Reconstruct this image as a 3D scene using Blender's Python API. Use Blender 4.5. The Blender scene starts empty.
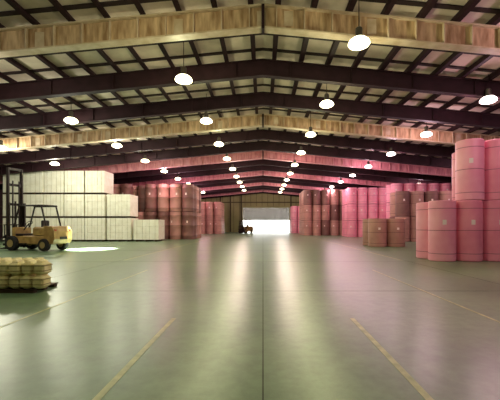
import bpy, math, random
from mathutils import Vector, Matrix
random.seed(4)
SC=bpy.context.scene
COL=SC.collection

# ---------------- materials ----------------
def lin(c): 
    return tuple(((x/255)/12.92 if x/255<=0.04045 else ((x/255+0.055)/1.055)**2.4) for x in c)+(1,)
def mat(name,c1,c2=None,scale=3.0,rough=0.6,metal=0.0,bump=0.0,stretch=(1,1,1),emit=None,es=0,spec=0.5,detail=4):
    m=bpy.data.materials.new(name); m.use_nodes=True
    nt=m.node_tree; b=nt.nodes['Principled BSDF']
    b.inputs['Roughness'].default_value=rough; b.inputs['Metallic'].default_value=metal
    b.inputs['Specular IOR Level'].default_value=spec
    b.inputs['Base Color'].default_value=lin(c1)
    if c2:
        tc=nt.nodes.new('ShaderNodeTexCoord'); mp=nt.nodes.new('ShaderNodeMapping'); mp.inputs['Scale'].default_value=stretch
        n=nt.nodes.new('ShaderNodeTexNoise'); n.inputs['Scale'].default_value=scale; n.inputs['Detail'].default_value=detail
        r=nt.nodes.new('ShaderNodeValToRGB')
        r.color_ramp.elements[0].position=0.35; r.color_ramp.elements[1].position=0.65
        r.color_ramp.elements[0].color=lin(c1); r.color_ramp.elements[1].color=lin(c2)
        nt.links.new(tc.outputs['Object'],mp.inputs[0]); nt.links.new(mp.outputs[0],n.inputs['Vector'])
        nt.links.new(n.outputs['Fac'],r.inputs[0]); nt.links.new(r.outputs[0],b.inputs['Base Color'])
        if bump:
            bu=nt.nodes.new('ShaderNodeBump'); bu.inputs['Strength'].default_value=bump
            nt.links.new(n.outputs['Fac'],bu.inputs['Height']); nt.links.new(bu.outputs[0],b.inputs['Normal'])
    if emit:
        b.inputs['Emission Color'].default_value=lin(emit); b.inputs['Emission Strength'].default_value=es
    return m

def floor_mat():
    m=bpy.data.materials.new('polished_concrete'); m.use_nodes=True
    nt=m.node_tree; N=nt.nodes; L=nt.links; b=N['Principled BSDF']
    b.inputs['Specular IOR Level'].default_value=0.75
    tc=N.new('ShaderNodeTexCoord')
    n1=N.new('ShaderNodeTexNoise'); n1.inputs['Scale'].default_value=0.45; n1.inputs['Detail'].default_value=5; n1.inputs['Roughness'].default_value=0.6
    n2=N.new('ShaderNodeTexNoise'); n2.inputs['Scale'].default_value=5; n2.inputs['Detail'].default_value=9; n2.inputs['Roughness'].default_value=0.75
    L.new(tc.outputs['Object'],n1.inputs['Vector']); L.new(tc.outputs['Object'],n2.inputs['Vector'])
    r1=N.new('ShaderNodeValToRGB'); e=r1.color_ramp.elements
    e[0].position=0.2; e[0].color=lin((82,112,88)); e[1].position=0.8; e[1].color=lin((138,164,124))
    r2=N.new('ShaderNodeValToRGB'); e=r2.color_ramp.elements
    e[0].position=0.32; e[0].color=(0.62,0.62,0.62,1); e[1].position=0.6; e[1].color=(1,1,1,1)
    mx=N.new('ShaderNodeMix'); mx.data_type='RGBA'; mx.blend_type='MULTIPLY'; mx.inputs['Factor'].default_value=0.7
    L.new(n1.outputs['Fac'],r1.inputs[0]); L.new(n2.outputs['Fac'],r2.inputs[0])
    L.new(r1.outputs[0],mx.inputs['A']); L.new(r2.outputs[0],mx.inputs['B']); L.new(mx.outputs['Result'],b.inputs['Base Color'])
    mr=N.new('ShaderNodeMapRange'); mr.inputs['From Min'].default_value=0.2; mr.inputs['From Max'].default_value=0.8
    mr.inputs['To Min'].default_value=0.28; mr.inputs['To Max'].default_value=0.37
    L.new(n1.outputs['Fac'],mr.inputs['Value']); L.new(mr.outputs[0],b.inputs['Roughness'])
    bu=N.new('ShaderNodeBump'); bu.inputs['Strength'].default_value=0.04; bu.inputs['Distance'].default_value=0.02
    L.new(n2.outputs['Fac'],bu.inputs['Height']); L.new(bu.outputs[0],b.inputs['Normal'])
    return m

M={}
M['floor']=floor_mat()
M['joint']=mat('joint_sealant',(62,66,52),(75,80,60),5,0.7)
M['paint']=mat('worn_floor_paint',(166,172,124),(200,200,150),7,0.4,detail=8)
M['roof']=mat('roof_insulation',(192,172,158),(220,202,186),1.2,0.8)
M['seam']=mat('roof_seam',(44,26,28),None,1,0.8)
M['dark']=mat('dark_shaded_steel',(36,17,22),(46,24,30),2,0.7,spec=0.25)  # dark steel; shade of the backlit rafters is put into this colour
M['galv']=mat('lit_tan_beam_steel',(146,112,78),(210,178,142),2.2,0.5,bump=0.1,stretch=(2.5,1,0.5))  # tan steel; brightness of the lamp-lit frames is put into the colour
M['galv2']=mat('beam_flange',(184,160,130),(206,186,160),3,0.5)
M['galvP']=mat('pink_lit_beam_steel',(182,104,118),(210,142,146),2.2,0.5,bump=0.1,stretch=(2.5,1,0.5))  # pink light cast over the far roof, painted into the beam colour
M['galvP2']=mat('pink_lit_beam_flange',(200,130,140),(210,148,152),3,0.5)  # flange with the same pink light painted in
M['wallD']=mat('dark_wall_panel',(58,40,40),(72,52,50),0.6,0.8)
M['wallB']=mat('olive_wall_panel',(158,154,104),(174,168,118),0.5,0.7)
M['wallT']=mat('wall_trim',(86,76,52),None,1,0.7)
M['shutter']=mat('steel_shutter',(176,184,174),(190,196,186),1,0.5)
M['out']=mat('outdoor_concrete',(225,225,215),(232,232,225),0.5,0.8)
M['pink']=mat('pink_lit_kraft_wrap',(240,150,174),(248,170,190),1.2,0.45)  # pink of the lamp light painted into the kraft wrap
M['pink2']=mat('pale_pink_lit_wrap',(230,134,158),(242,156,176),1.2,0.45)  # second wrap tone, pink lamp light painted in as well
M['pinkend']=mat('pink_lit_paper_end',(160,86,104),None,1,0.7)  # roll end, its pink also taken from the lamp light
M['maroon']=mat('brown_kraft_wrap',(112,76,70),(136,94,86),1.2,0.55)
M['maroonend']=mat('brown_paper_end',(84,52,50),None,1,0.7)
M['brown']=mat('rose_kraft_wrap',(172,124,114),(194,144,132),1.2,0.5)
M['strap']=mat('roll_strap',(180,100,120),None,1,0.5)
M['strapD']=mat('roll_strap_dark',(92,60,58),None,1,0.5)
M['label']=mat('roll_label',(244,222,216),None,1,0.5)
M['core']=mat('roll_core',(30,20,18),None,1,0.9)
M['bale']=mat('cream_pulp_bale',(238,234,216),(250,248,234),2,0.7)
M['wire']=mat('bale_wire',(168,160,130),None,1,0.5)
M['wood']=mat('pallet_wood',(66,48,32),(84,62,42),4,0.8,stretch=(1,6,6))
M['bag']=mat('kraft_bundle',(220,204,146),(246,234,186),5,0.7,bump=0.3)
M['band']=mat('bundle_twine',(140,120,72),None,1,0.7)
M['fly']=mat('forklift_paint',(134,104,54),(166,134,78),3,0.5)
M['flk']=mat('forklift_steel',(34,24,22),None,1,0.5,metal=0.2)
M['rub']=mat('tyre_rubber',(22,18,18),None,1,0.85)
M['hub']=mat('wheel_hub',(150,128,80),None,1,0.5)
M['seat']=mat('seat_vinyl',(26,20,20),None,1,0.6)
M['alu']=mat('lamp_housing',(90,84,76),None,1,0.4,metal=0.6)
M['lens']=mat('lamp_lens',(255,245,200),None,1,0.3,emit=(255,246,200),es=7)
M['lensP']=mat('lamp_lens_pink',(255,235,225),None,1,0.3,emit=(255,232,222),es=6)
M['red']=mat('tail_light',(150,30,20),None,1,0.4)

# ---------------- mesh builder ----------------
class MB:
    def __init__(s): s.v=[]; s.f=[]; s.m=[]; s.sm=[]; s.mats=[]
    def mi(s,k):
        if k not in s.mats: s.mats.append(k)
        return s.mats.index(k)
    def quad(s,pts,k,sm=False):
        o=len(s.v); s.v+= [tuple(p) for p in pts]; s.f.append(tuple(range(o,o+len(pts)))); s.m.append(s.mi(k)); s.sm.append(sm)
    def hexa(s,p,k):
        o=len(s.v); s.v+=[tuple(q) for q in p]; i=s.mi(k)
        for f in ((0,3,2,1),(4,5,6,7),(0,1,5,4),(1,2,6,5),(2,3,7,6),(3,0,4,7)):
            s.f.append(tuple(o+a for a in f)); s.m.append(i); s.sm.append(False)
    def box(s,c,d,k,rot=None):
        x,y,z=d[0]/2,d[1]/2,d[2]/2
        p=[Vector(q) for q in ((-x,-y,-z),(x,-y,-z),(x,y,-z),(-x,y,-z),(-x,-y,z),(x,-y,z),(x,y,z),(-x,y,z))]
        if rot: p=[rot@q for q in p]
        s.hexa([q+Vector(c) for q in p],k)
    def bbox(s,c,d,k,b=0.05):
        x,y,z=d[0]/2,d[1]/2,d[2]/2; c=Vector(c)
        rings=[]
        for zz,ins in ((-z,b),(-z+b,0),(z-b,0),(z,b)):
            X=x-ins; Y=y-ins; q=b*0.7
            rings.append([c+Vector(p) for p in ((-X+q,-Y,zz),(X-q,-Y,zz),(X,-Y+q,zz),(X,Y-q,zz),(X-q,Y,zz),(-X+q,Y,zz),(-X,Y-q,zz),(-X,-Y+q,zz))])
        o=len(s.v); i=s.mi(k)
        for r in rings: s.v+=[tuple(p) for p in r]
        n=8
        for a in range(3):
            for j in range(n):
                s.f.append((o+a*n+j,o+a*n+(j+1)%n,o+(a+1)*n+(j+1)%n,o+(a+1)*n+j)); s.m.append(i); s.sm.append(False)
        s.f.append(tuple(o+j for j in reversed(range(n)))); s.m.append(i); s.sm.append(False)
        s.f.append(tuple(o+3*n+j for j in range(n))); s.m.append(i); s.sm.append(False)
    def rev(s,c,prof,seg=24,axis='Z'):
        o=len(s.v); c=Vector(c)
        for (r,h,k) in prof:
            for j in range(seg):
                a=2*math.pi*j/seg; u,w=r*math.cos(a),r*math.sin(a)
                p={'Z':(u,w,h),'X':(h,u,w),'Y':(w,h,u)}[axis]
                s.v.append(tuple(c+Vector(p)))
        for t in range(len(prof)-1):
            i=s.mi(prof[t][2])
            for j in range(seg):
                s.f.append((o+t*seg+j,o+t*seg+(j+1)%seg,o+(t+1)*seg+(j+1)%seg,o+(t+1)*seg+j)); s.m.append(i); s.sm.append(True)
    def cyl(s,p0,p1,r,k,seg=10,r1=None):
        p0=Vector(p0); p1=Vector(p1); r1=r if r1 is None else r1
        q=(p1-p0).to_track_quat('Z','Y'); o=len(s.v); i=s.mi(k)
        for pp,rr in ((p0,r),(p1,r1)):
            for j in range(seg):
                a=2*math.pi*j/seg; s.v.append(tuple(pp+q@Vector((rr*math.cos(a),rr*math.sin(a),0))))
        for j in range(seg):
            s.f.append((o+j,o+(j+1)%seg,o+seg+(j+1)%seg,o+seg+j)); s.m.append(i); s.sm.append(True)
        s.f.append(tuple(o+j for j in reversed(range(seg)))); s.m.append(i); s.sm.append(False)
        s.f.append(tuple(o+seg+j for j in range(seg))); s.m.append(i); s.sm.append(False)
    def mesh(s,name):
        me=bpy.data.meshes.new(name); me.from_pydata(s.v,[],s.f)
        for k in s.mats: me.materials.append(M[k])
        me.polygons.foreach_set('material_index',s.m); me.polygons.foreach_set('use_smooth',s.sm)
        me.update()
        try: me.set_sharp_from_angle(angle=math.radians(35))
        except Exception: pass
        return me
    def obj(s,name,loc=(0,0,0),parent=None,rotz=0):
        ob=bpy.data.objects.new(name,s.mesh(name)); COL.objects.link(ob); ob.location=loc; ob.rotation_euler[2]=rotz
        if parent: ob.parent=parent
        return ob

# ---------------- shell ----------------
HW=30; Y0=-6; Y1=70; SL=0.095
RB=8.0; RT=8.78; CE=9.0
def drop(x): return abs(x)*SL

b=MB(); b.box((0,(Y0+Y1)/2,-0.15),(2*HW,Y1-Y0,0.3),'floor'); b.obj('floor')
b=MB()
for sgn in (-1,1):
    xs=[0,HW*sgn]
    p=[(xs[0],Y0,CE),(xs[1],Y0,CE-drop(HW)),(xs[1],Y1,CE-drop(HW)),(xs[0],Y1,CE)]
    q=[(a,c,d+0.15) for a,c,d in p]
    b.hexa(p+q,'roof')
b.obj('ceiling')
b=MB()
x=0.45
while x<HW-0.3:
    for sg in (-1,1):
        X=x*sg; z=CE-drop(X)
        b.box((X,(Y0+Y1)/2,z-0.11),(0.09,Y1-Y0-.02,0.20),'dark')
        b.box((X+0.06,(Y0+Y1)/2,z-0.2),(0.16,Y1-Y0-.02,0.03),'dark')
    x+=1.18
b.obj('roof_purlin')
b=MB(); y=Y0+1
while y<Y1:
    for sg in (-1,1):
        w2=.09
        p=[(0,y-w2,CE-.05),(HW*sg,y-w2,CE-.05-drop(HW)),(HW*sg,y+w2,CE-.05-drop(HW)),(0,y+w2,CE-.05)]
        q=[(a,c,d+0.04) for a,c,d in p]; b.hexa(p+q,'seam')
    y+=10.7/9
b.obj('ceiling_seam_trim')

def gbar(b,y,t,zb,zt,k,x0=0,x1=HW-0.3):
    for sg in (-1,1):
        p=[(x0*sg,y-t/2,zb-drop(x0)),(x1*sg,y-t/2,zb-drop(x1)),(x1*sg,y+t/2,zb-drop(x1)),(x0*sg,y+t/2,zb-drop(x0))]
        q=[(p[i][0],p[i][1],p[i][2]+zt-zb) for i in range(4)]
        b.hexa(p+q,k)
def frame(y,light):  # every third frame gets the lit colour, the others the shaded one
    b=MB()
    if light:
        g,g2=('galvP','galvP2') if y>30 else ('galv','galv2')  # far frames use the steel with pink light painted in
        gbar(b,y,0.10,RB+.05,RT-.05,g); gbar(b,y,0.34,RB,RB+.05,g2); gbar(b,y,0.34,RT-.05,RT,g2)
        x=0.45
        while x<HW-0.5:
            for sg in (-1,1):
                z=RB-drop(x); b.box((x*sg,y-.08,z+0.39),(0.035,.16,0.66),g2)
                if int(x*2)%3==0: b.box((x*sg+0.4,y-.055,z+0.39),(0.3,.012,0.5),g2)
            x+=0.92
        b.box((0,y,RB+.36),(0.1,.36,.8),'dark')
    else:
        gbar(b,y,0.06,RB+.1,RT-.04,'dark'); gbar(b,y,0.28,RB+.06,RB+.1,'dark'); gbar(b,y,0.28,RT-.04,RT,'dark')
        x=1.2
        while x<HW-0.5:
            for sg in (-1,1):
                z=RB-drop(x); b.box((x*sg,y,z+0.42),(0.03,.22,0.6),'dark')
            x+=2.7
    for sg in (-1,1):
        X=(HW-0.32)*sg; h=RB-drop(HW)+0.3
        b.box((X,y,h/2),(0.4,0.04,h),'dark'); b.box((X-.2*sg,y,h/2),(0.03,0.26,h),'dark'); b.box((X+.2*sg,y,h/2),(0.03,0.26,h),'dark')
    for x in (0.5,1.63,5.17,8.71):
        for sg in (-1,1):
            X=x*sg; b.cyl((X,y,RB+.22-drop(x)),(X,y+0.75,CE-.22-drop(x)),0.025,'dark',6)
    b.obj('roof_beam')
k=-4
while True:
    y=11+k*10.7/3
    if y>Y1-1: break
    if y>Y0+1: frame(y,k%3==0)
    k+=1

WH=CE-drop(HW)
for nm,sg in (('wall_left',-1),('wall_right',1)):
    b=MB(); b.box((sg*(HW+.1),(Y0+Y1)/2,WH/2),(0.2,Y1-Y0,WH),'wallD')
    y=Y0+.5
    while y<Y1: b.box((sg*(HW-.015),y,WH/2),(0.03,0.08,WH-.1),'wallT'); y+=1.5
    for z in (1.6,3.6): b.box((sg*(HW-.06),(Y0+Y1)/2,z),(0.08,Y1-Y0,0.16),'wallT')
    b.obj(nm)
b=MB()
def gwall(b,y,t,x0,x1,z0,k):
    p=[(x0,y-t/2,z0),(x1,y-t/2,z0),(x1,y+t/2,z0),(x0,y+t/2,z0)]
    q=[(a,c,CE+.1-drop(a)) for a,c,_ in p]; b.hexa(p+q,k)
gwall(b,Y0-.1,.2,-HW,0,0,'wallD'); gwall(b,Y0-.1,.2,0,HW,0,'wallD'); b.obj('wall_front')
DX0,DX1,DH=-4.3,5.6,5.2
b=MB(); yb=Y1+.1
gwall(b,yb,.2,-HW,DX0,0,'wallB'); gwall(b,yb,.2,DX1,HW,0,'wallB')
gwall(b,yb,.2,DX0,0,DH,'wallB'); gwall(b,yb,.2,0,DX1,DH,'wallB')
x=-HW+1
while x<HW:
    z0=DH+.2 if DX0-.2<x<DX1+.2 else 0
    h=CE-drop(x); b.box((x,Y1-.03,(z0+h)/2),(0.07,0.06,h-z0),'wallT'); x+=1.2
for z in (6.3,):
    b.box((0,Y1-.08,z),(2*HW-6,0.1,0.2),'wallT')
for x in (-9,-6.9,-4.6,5.9,9,14):
    b.box((x,Y1-.2,3.9),(0.28,0.3,7.8),'wallT')
b.obj('wall_back')
b=MB(); z=2.5
while z<DH-.01:
    b.box(((DX0+DX1)/2,Y1+.26,z+.12),(DX1-DX0+.2,.05,.22),'shutter'); b.box(((DX0+DX1)/2,Y1+.28,z+.24),(DX1-DX0+.2,.03,.03),'wallT'); z+=.25
for x in (DX0-.06,DX1+.06): b.box((x,Y1+.27,DH/2),(.1,.12,DH-.02),'wallT')
b.obj('door_1')
b=MB(); b.box((0,Y1+20.25,-.2),(80,40,.3),'out'); b.obj('outdoor_ground')

def strip(name,x0,x1,y0,y1,k,z=0.003):
    b=MB(); b.box(((x0+x1)/2,(y0+y1)/2,z/2+.0005),(abs(x1-x0),abs(y1-y0),z),k); b.obj(name)
for X in (-1.43,1.43): strip('painted_floor_line',X-.035,X+.035,-2,5.3,'paint')
for X in (-3.85,3.65): strip('painted_floor_line',X-.025,X+.025,3,11,'paint')
for X in (-5.9,5.9): strip('painted_floor_line',X-.05,X+.05,14,60,'paint')
b=MB()
for X in (-12,-6,0,6,12,18): b.box((X,32,.0012),(.014,75,.0014),'joint')
y=1.5
while y<68: b.box((0,y,.0012),(2*HW-1,.014,.0014),'joint'); y+=6
b.obj('floor_joint_trim')

# ---------------- lamps ----------------
def lamp_mesh(lens):
    b=MB()
    b.rev((0,0,0),[(0.0,-0.05,lens),(0.2,-.03,lens),(0.31,0.02,lens),(0.335,0.06,lens),(0.31,0.13,lens),(0.22,0.21,'alu'),(0.12,0.27,'alu'),(0.10,0.30,'alu'),(0.11,0.31,'alu'),(0.11,0.54,'alu'),(0.07,0.58,'alu'),(0.0,0.59,'alu')],24)
    return b.mesh('high_bay_lamp_mesh')
LM={'w':lamp_mesh('lens'),'p':lamp_mesh('lensP')}
def lamp(X,Y,z,power,col,kind):
    o=bpy.data.objects.new('high_bay_lamp',LM[kind]); COL.objects.link(o); o.location=(X,Y,z)
    b=MB(); top=CE-drop(X)-z-.02
    b.cyl((0,0,.57),(0,0,max(top,.7)),.015,'dark',6); b.obj('hanger',parent=o)
    l=bpy.data.lights.new('bulb','POINT'); l.energy=power; l.color=col; l.shadow_soft_size=0.2
    lo=bpy.data.objects.new('bulb',l); COL.objects.link(lo); lo.parent=o; lo.location=(0,0,-0.27)
W=(0.99,0.98,0.58); W2=(1,.97,.78); P=(1.0,0.62,0.76); PF=(1,.52,.66)
for i in range(11):
    for X,Y in ((3.0,5.1+5.22*i),(-3.1,2.6+5.15*i)):
        far=Y>30
        lamp(X,Y,7.1,160 if not far else 210,W if not far else (1,.76,.66),'w')
for i in range(10):
    Y=8.9+5.45*i
    lamp(9.8,Y,6.85,380 if Y<12 else 250,P,'p')
    Y=6.4+5.4*i
    lamp(-10.0,Y,6.85,165 if Y<20 else 300,W2 if Y<30 else PF,'w')
for y in (15.5,20.9,26.3): lamp(-16.6,y,6.3,480,W2,'w')
for y in (16.,27.,38.): lamp(18,y,6.1,260,P,'p')
l=bpy.data.lights.new('beam','SPOT'); l.energy=45000; l.color=(1,.98,.92); l.spot_size=math.radians(28); l.spot_blend=.3; l.shadow_soft_size=.1
lo=bpy.data.objects.new('floor_patch_spot',l); COL.objects.link(lo); lo.location=(-10.7,20.5,6.6)  # added spot without a fixture, makes the bright pool on the floor

# ---------------- paper rolls ----------------
def roll_geom(b,c,r,h,wrap,end,seg=24,label=None):
    k=wrap; st='strap' if wrap.startswith('pink') else 'strapD'
    b.rev(c,[(0.06,0.0,end),(r-.03,0.0,k),(r,.03,k),(r,h*.12,st),(r+.004,h*.122,st),(r+.004,h*.13,st),(r,h*.132,k),
             (r,h*.5,st),(r+.004,h*.502,st),(r+.004,h*.51,st),(r,h*.512,k),
             (r,h*.86,st),(r+.004,h*.862,st),(r+.004,h*.87,st),(r,h*.872,k),
             (r,h-.04,k),(r-.025,h-.008,end),(.09,h-.012,'core'),(.085,h-.3,'core'),(0,h-.3,'core')],seg)
    if label is not None:
        a0=label; o=Vector(c); rr=r+.008; z0=h*.6; z1=h*.68; da=.07/r*.7
        for t in range(3):
            a=a0+t*da; a2=a+da
            b.quad([o+Vector((rr*math.cos(a),rr*math.sin(a),z0)),o+Vector((rr*math.cos(a2),rr*math.sin(a2),z0)),
                    o+Vector((rr*math.cos(a2),rr*math.sin(a2),z1)),o+Vector((rr*math.cos(a),rr*math.sin(a),z1))],'label',True)
def roll_stack(name,x0,nx,y0,ny,r,h,tiers,wrap,end,mask=None):
    b=MB(); d=2*r+.06
    for i in range(nx):
        for j in range(ny):
            for t in range(tiers):
                if mask and not mask(i,j,t): continue
                w=wrap if isinstance(wrap,str) else random.choice(wrap)
                jx=random.uniform(-.015,.015)
                roll_geom(b,(x0+r+i*d+jx,y0+r+j*d,t*h),r-.01*t,h-.035,w,end,20,label=-1.75+random.uniform(-.5,.4) if j==0 else None)
    return b.obj(name)
r=.525; h=2.55
for j in range(3):
    for i in range(5):
        if j==2 and i<1: continue
        for t in range(2):
            if t==1 and i<(1 if j==0 else 2): continue
            b=MB(); roll_geom(b,(0,0,0),r,h-.03,random.choice(['pink','pink2']),'pinkend',40,label=-1.9+random.uniform(-.3,.3))
            b.obj('paper_roll',loc=(7.55+i*1.11+(.06 if t else 0),13.93+j*1.10,t*h-(.03 if t else 0)))
for i in range(2):
    for j in range(2):
        b=MB(); roll_geom(b,(0,0,0),.62,1.95,'brown','maroonend',32,label=-1.8); b.obj('paper_roll',loc=(8.0+i*1.28,23.1+j*1.28,0))
roll_stack('paper_roll_stack',-17.6,8,34.2,4,.62,2.9,2,['maroon','brown','maroon'],'maroonend',mask=lambda i,j,t: not(i in(3,) and j==0 and t==1))
roll_stack('paper_roll_stack',-12.2,4,55,4,.63,2.7,2,'brown','maroonend')
roll_stack('paper_roll_stack',10.6,5,41,3,.62,2.07,3,['pink','pink2'],'pinkend')
roll_stack('paper_roll_stack',5.8,5,47,5,.62,2.2,3,['maroon','brown'],'maroonend')
roll_stack('paper_roll_stack',12.1,4,29.5,2,.62,2.3,2,['maroon','brown'],'maroonend')
roll_stack('paper_roll_stack',13.8,5,35,2,.62,2.0,3,['pink','pink2'],'pinkend')
roll_stack('paper_roll_stack',5.2,2,60,3,.55,2.5,2,['pink'],'pinkend')

# ---------------- pulp bales left ----------------
def bale_unit(b,x,y,z,w,d,h):
    for q in (-.38,0,.38): b.box((x+q*w,y,z+.06),(.1,d*.96,.12),'wood')
    b.box((x,y,z+.135),(w*.98,d*.98,.03),'wood')
    z0=z+.15; H=(h-.16)/3; W=w/2
    for i in (0,1):
        for t in range(3):
            b.bbox((x+(i-.5)*W,y+random.uniform(-.01,.01),z0+H*(t+.5)),(W-.01,d-.03,H-.006),'bale',.012)
        for q in (-.22,.22):
            b.box((x+(i-.5+q)*W,y,z0+H*1.5),(.012,d+.004,H*3-.01),'wire')
def bales(name,xr,n,tiers,y0,w=1.8,d=1.9,h=2.1,gap=.07):
    b=MB()
    for i in range(n):
        for t in range(tiers): bale_unit(b,xr-w/2-i*(w+gap),y0+d/2+random.uniform(-.04,.04),t*h,w-.03*t,d,h)
    b.obj(name)
bales('pulp_bale_stack',-14.4,5,3,30,h=2.15)
bales('pulp_bale_stack',-12.05,1,2,30,w=2.15,h=2.15)
bales('pulp_bale_stack',-9.5,1,1,30,w=2.3,h=2.0)

# ---------------- foreground bundles left ----------------
b=MB()
for q in range(3): b.box((-5.95,7.32+q*.36,.035),(1.8,.1,.07),'wood')
for q in range(8): b.box((-6.82+q*.245,7.68,.08),(.14,.86,.02),'wood')
for t in range(2):
    for j in range(3):
        for i in range(8):
            if i>7-j: continue
            X=-6.80+i*.262+random.uniform(-.014,.014); Yc=7.4+j*.33+random.uniform(-.02,.02); z=.09+t*.30+.148
            b.bbox((X,Yc,z),(.25,.315,.292),'bag',.055)
            b.bbox((X,Yc,z-.05),(.258,.323,.016),'band',.003); b.bbox((X,Yc,z+.06),(.258,.323,.016),'band',.003)
            b.bbox((X,Yc,z+.148),(.13,.22,.03),'bag',.012)
b.obj('kraft_bundle_pallet')

# ---------------- forklift ----------------
def forklift(loc,rotz=0,scale=1.0,mast=4.9):
    e=bpy.data.objects.new('forklift',None); COL.objects.link(e); e.location=loc; e.rotation_euler[2]=rotz; e.scale=(scale,)*3
    b=MB()
    b.bbox((0.1,0,.62),(2.5,1.15,.5),'fly',.05)
    b.bbox((0.95,0,1.12),(1.1,1.1,.55),'fly',.08)
    b.box((-.55,0,.93),(.5,1.1,.12),'flk'); b.bbox((-1.0,0,.95),(.22,1.1,.85),'fly',.05)
    b.box((-.3,.62,.42),(.7,.12,.06),'flk'); b.box((-.3,-.62,.42),(.7,.12,.06),'flk')
    b.obj('chassis',parent=e)
    b=MB()
    prof=[(1.3,.35),(1.95,.45),(2.05,.7),(2.02,1.15),(1.85,1.42),(1.3,1.45)]
    n=len(prof); w=.62
    for a in (-1,1):
        pts=[(x,a*w,z) for x,z in prof]
        b.quad(pts if a<0 else pts[::-1],'fly')
    for i in range(n):
        x0,z0=prof[i]; x1,z1=prof[(i+1)%n]
        b.quad([(x0,-w,z0),(x0,w,z0),(x1,w,z1),(x1,-w,z1)],'fly')
    b.box((2.06,0,.75),(.05,.5,.16),'flk'); 
    for a in (-.5,.5): b.box((1.99,a,1.2),(.06,.12,.1),'red')
    b.obj('counterweight',parent=e)
    b=MB()
    for (x,rr,wd) in ((-.95,.43,.3),(1.35,.36,.26)):
        for a in (-1,1):
            c=(x,a*.62,rr)
            b.rev(c,[(0,-wd/2,'hub'),(rr*.5,-wd/2,'hub'),(rr*.52,-wd/2-.01,'rub'),(rr*.93,-wd/2,'rub'),(rr,-wd/2+.05,'rub'),(rr,wd/2-.05,'rub'),(rr*.93,wd/2,'rub'),(rr*.52,wd/2+.01,'rub'),(rr*.5,wd/2,'hub'),(0,wd/2,'hub')],24,'Y')
    b.obj('wheels',parent=e)
    b=MB()
    for a in (-.5,.5):
        b.cyl((-1.0,a,1.35),(-.6,a,2.62),.045,'flk',8); b.cyl((1.35,a,1.4),(1.0,a,2.62),.045,'flk',8); b.cyl((-.65,a,2.63),(1.05,a,2.63),.05,'flk',8)
    for i in range(9): b.box((-.62+i*.205,0,2.66),(.05,1.05,.04),'flk')
    b.obj('overhead_guard',parent=e)
    b=MB()
    b.bbox((.45,0,1.2),(.5,.5,.18),'seat',.04); b.bbox((.74,0,1.5),(.14,.48,.55),'seat',.04)
    b.cyl((-.85,0,1.2),(-.45,0,1.6),.03,'flk',8)
    q=Vector((-.4,0,.4)).normalized()
    for i in range(16):
        a=2*math.pi*i/16; a2=2*math.pi*(i+1)/16
        u=Vector((0,1,0)); v=q.cross(u); c=Vector((-.45,0,1.6))
        b.cyl(c+.19*(u*math.cos(a)+v*math.sin(a)),c+.19*(u*math.cos(a2)+v*math.sin(a2)),.016,'seat',6)
    for a in (.3,.38): b.cyl((-.85,a,1.3),(-.8,a,1.62),.012,'flk',6)
    b.obj('seat_and_controls',parent=e)
    b=MB()
    for a in (-.42,.42):
        b.box((-1.55,a,mast/2+.08),(.18,.08,mast-.1),'flk'); b.box((-1.4,a*1.16,(mast*.56)/2+.1),(.15,.08,mast*.56),'flk')
    for z in (.4,mast*.56,mast*.8,mast-.02): b.box((-1.55,0,z),(.12,.9,.14),'flk')
    for a in (-.2,.2): b.cyl((-1.45,a,.3),(-1.45,a,mast*.85),.04,'flk',8)
    b.cyl((-1.5,0,.3),(-1.5,0,mast*.6),.055,'flk',8)
    b.obj('mast',parent=e)
    b=MB()
    for z in (.35,.78): b.box((-1.7,0,z),(.07,1.15,.14),'flk')
    for a in (-.5,-.25,0,.25,.5): b.box((-1.7,a,1.15),(.04,.04,.75),'flk')
    b.box((-1.7,0,1.52),(.05,1.1,.05),'flk')
    for a in (-.35,.35):
        b.box((-1.76,a,.5),(.05,.14,.85),'flk'); b.box((-2.3,a,.08),(1.1,.13,.05),'flk')
    b.obj('fork_carriage',parent=e)
    return e
forklift((-13.6,19.7,0),rotz=math.radians(-14))
forklift((-3.2,60,0),rotz=math.radians(60),scale=.9,mast=2.4)

# ---------------- world / camera ----------------
w=bpy.data.worlds.new('World'); SC.world=w; w.use_nodes=True
w.node_tree.nodes['Background'].inputs[0].default_value=(1,1,.97,1); w.node_tree.nodes['Background'].inputs[1].default_value=7

cam=bpy.data.cameras.new('camera'); co=bpy.data.objects.new('camera',cam); COL.objects.link(co)
co.location=(0,0,1.5); co.rotation_euler=(math.radians(90),0,0)
cam.sensor_width=36; cam.lens=36*330/500; cam.shift_y=0.05; cam.shift_x=-0.026; cam.clip_end=300
SC.camera=co
SC.view_settings.view_transform='Standard'
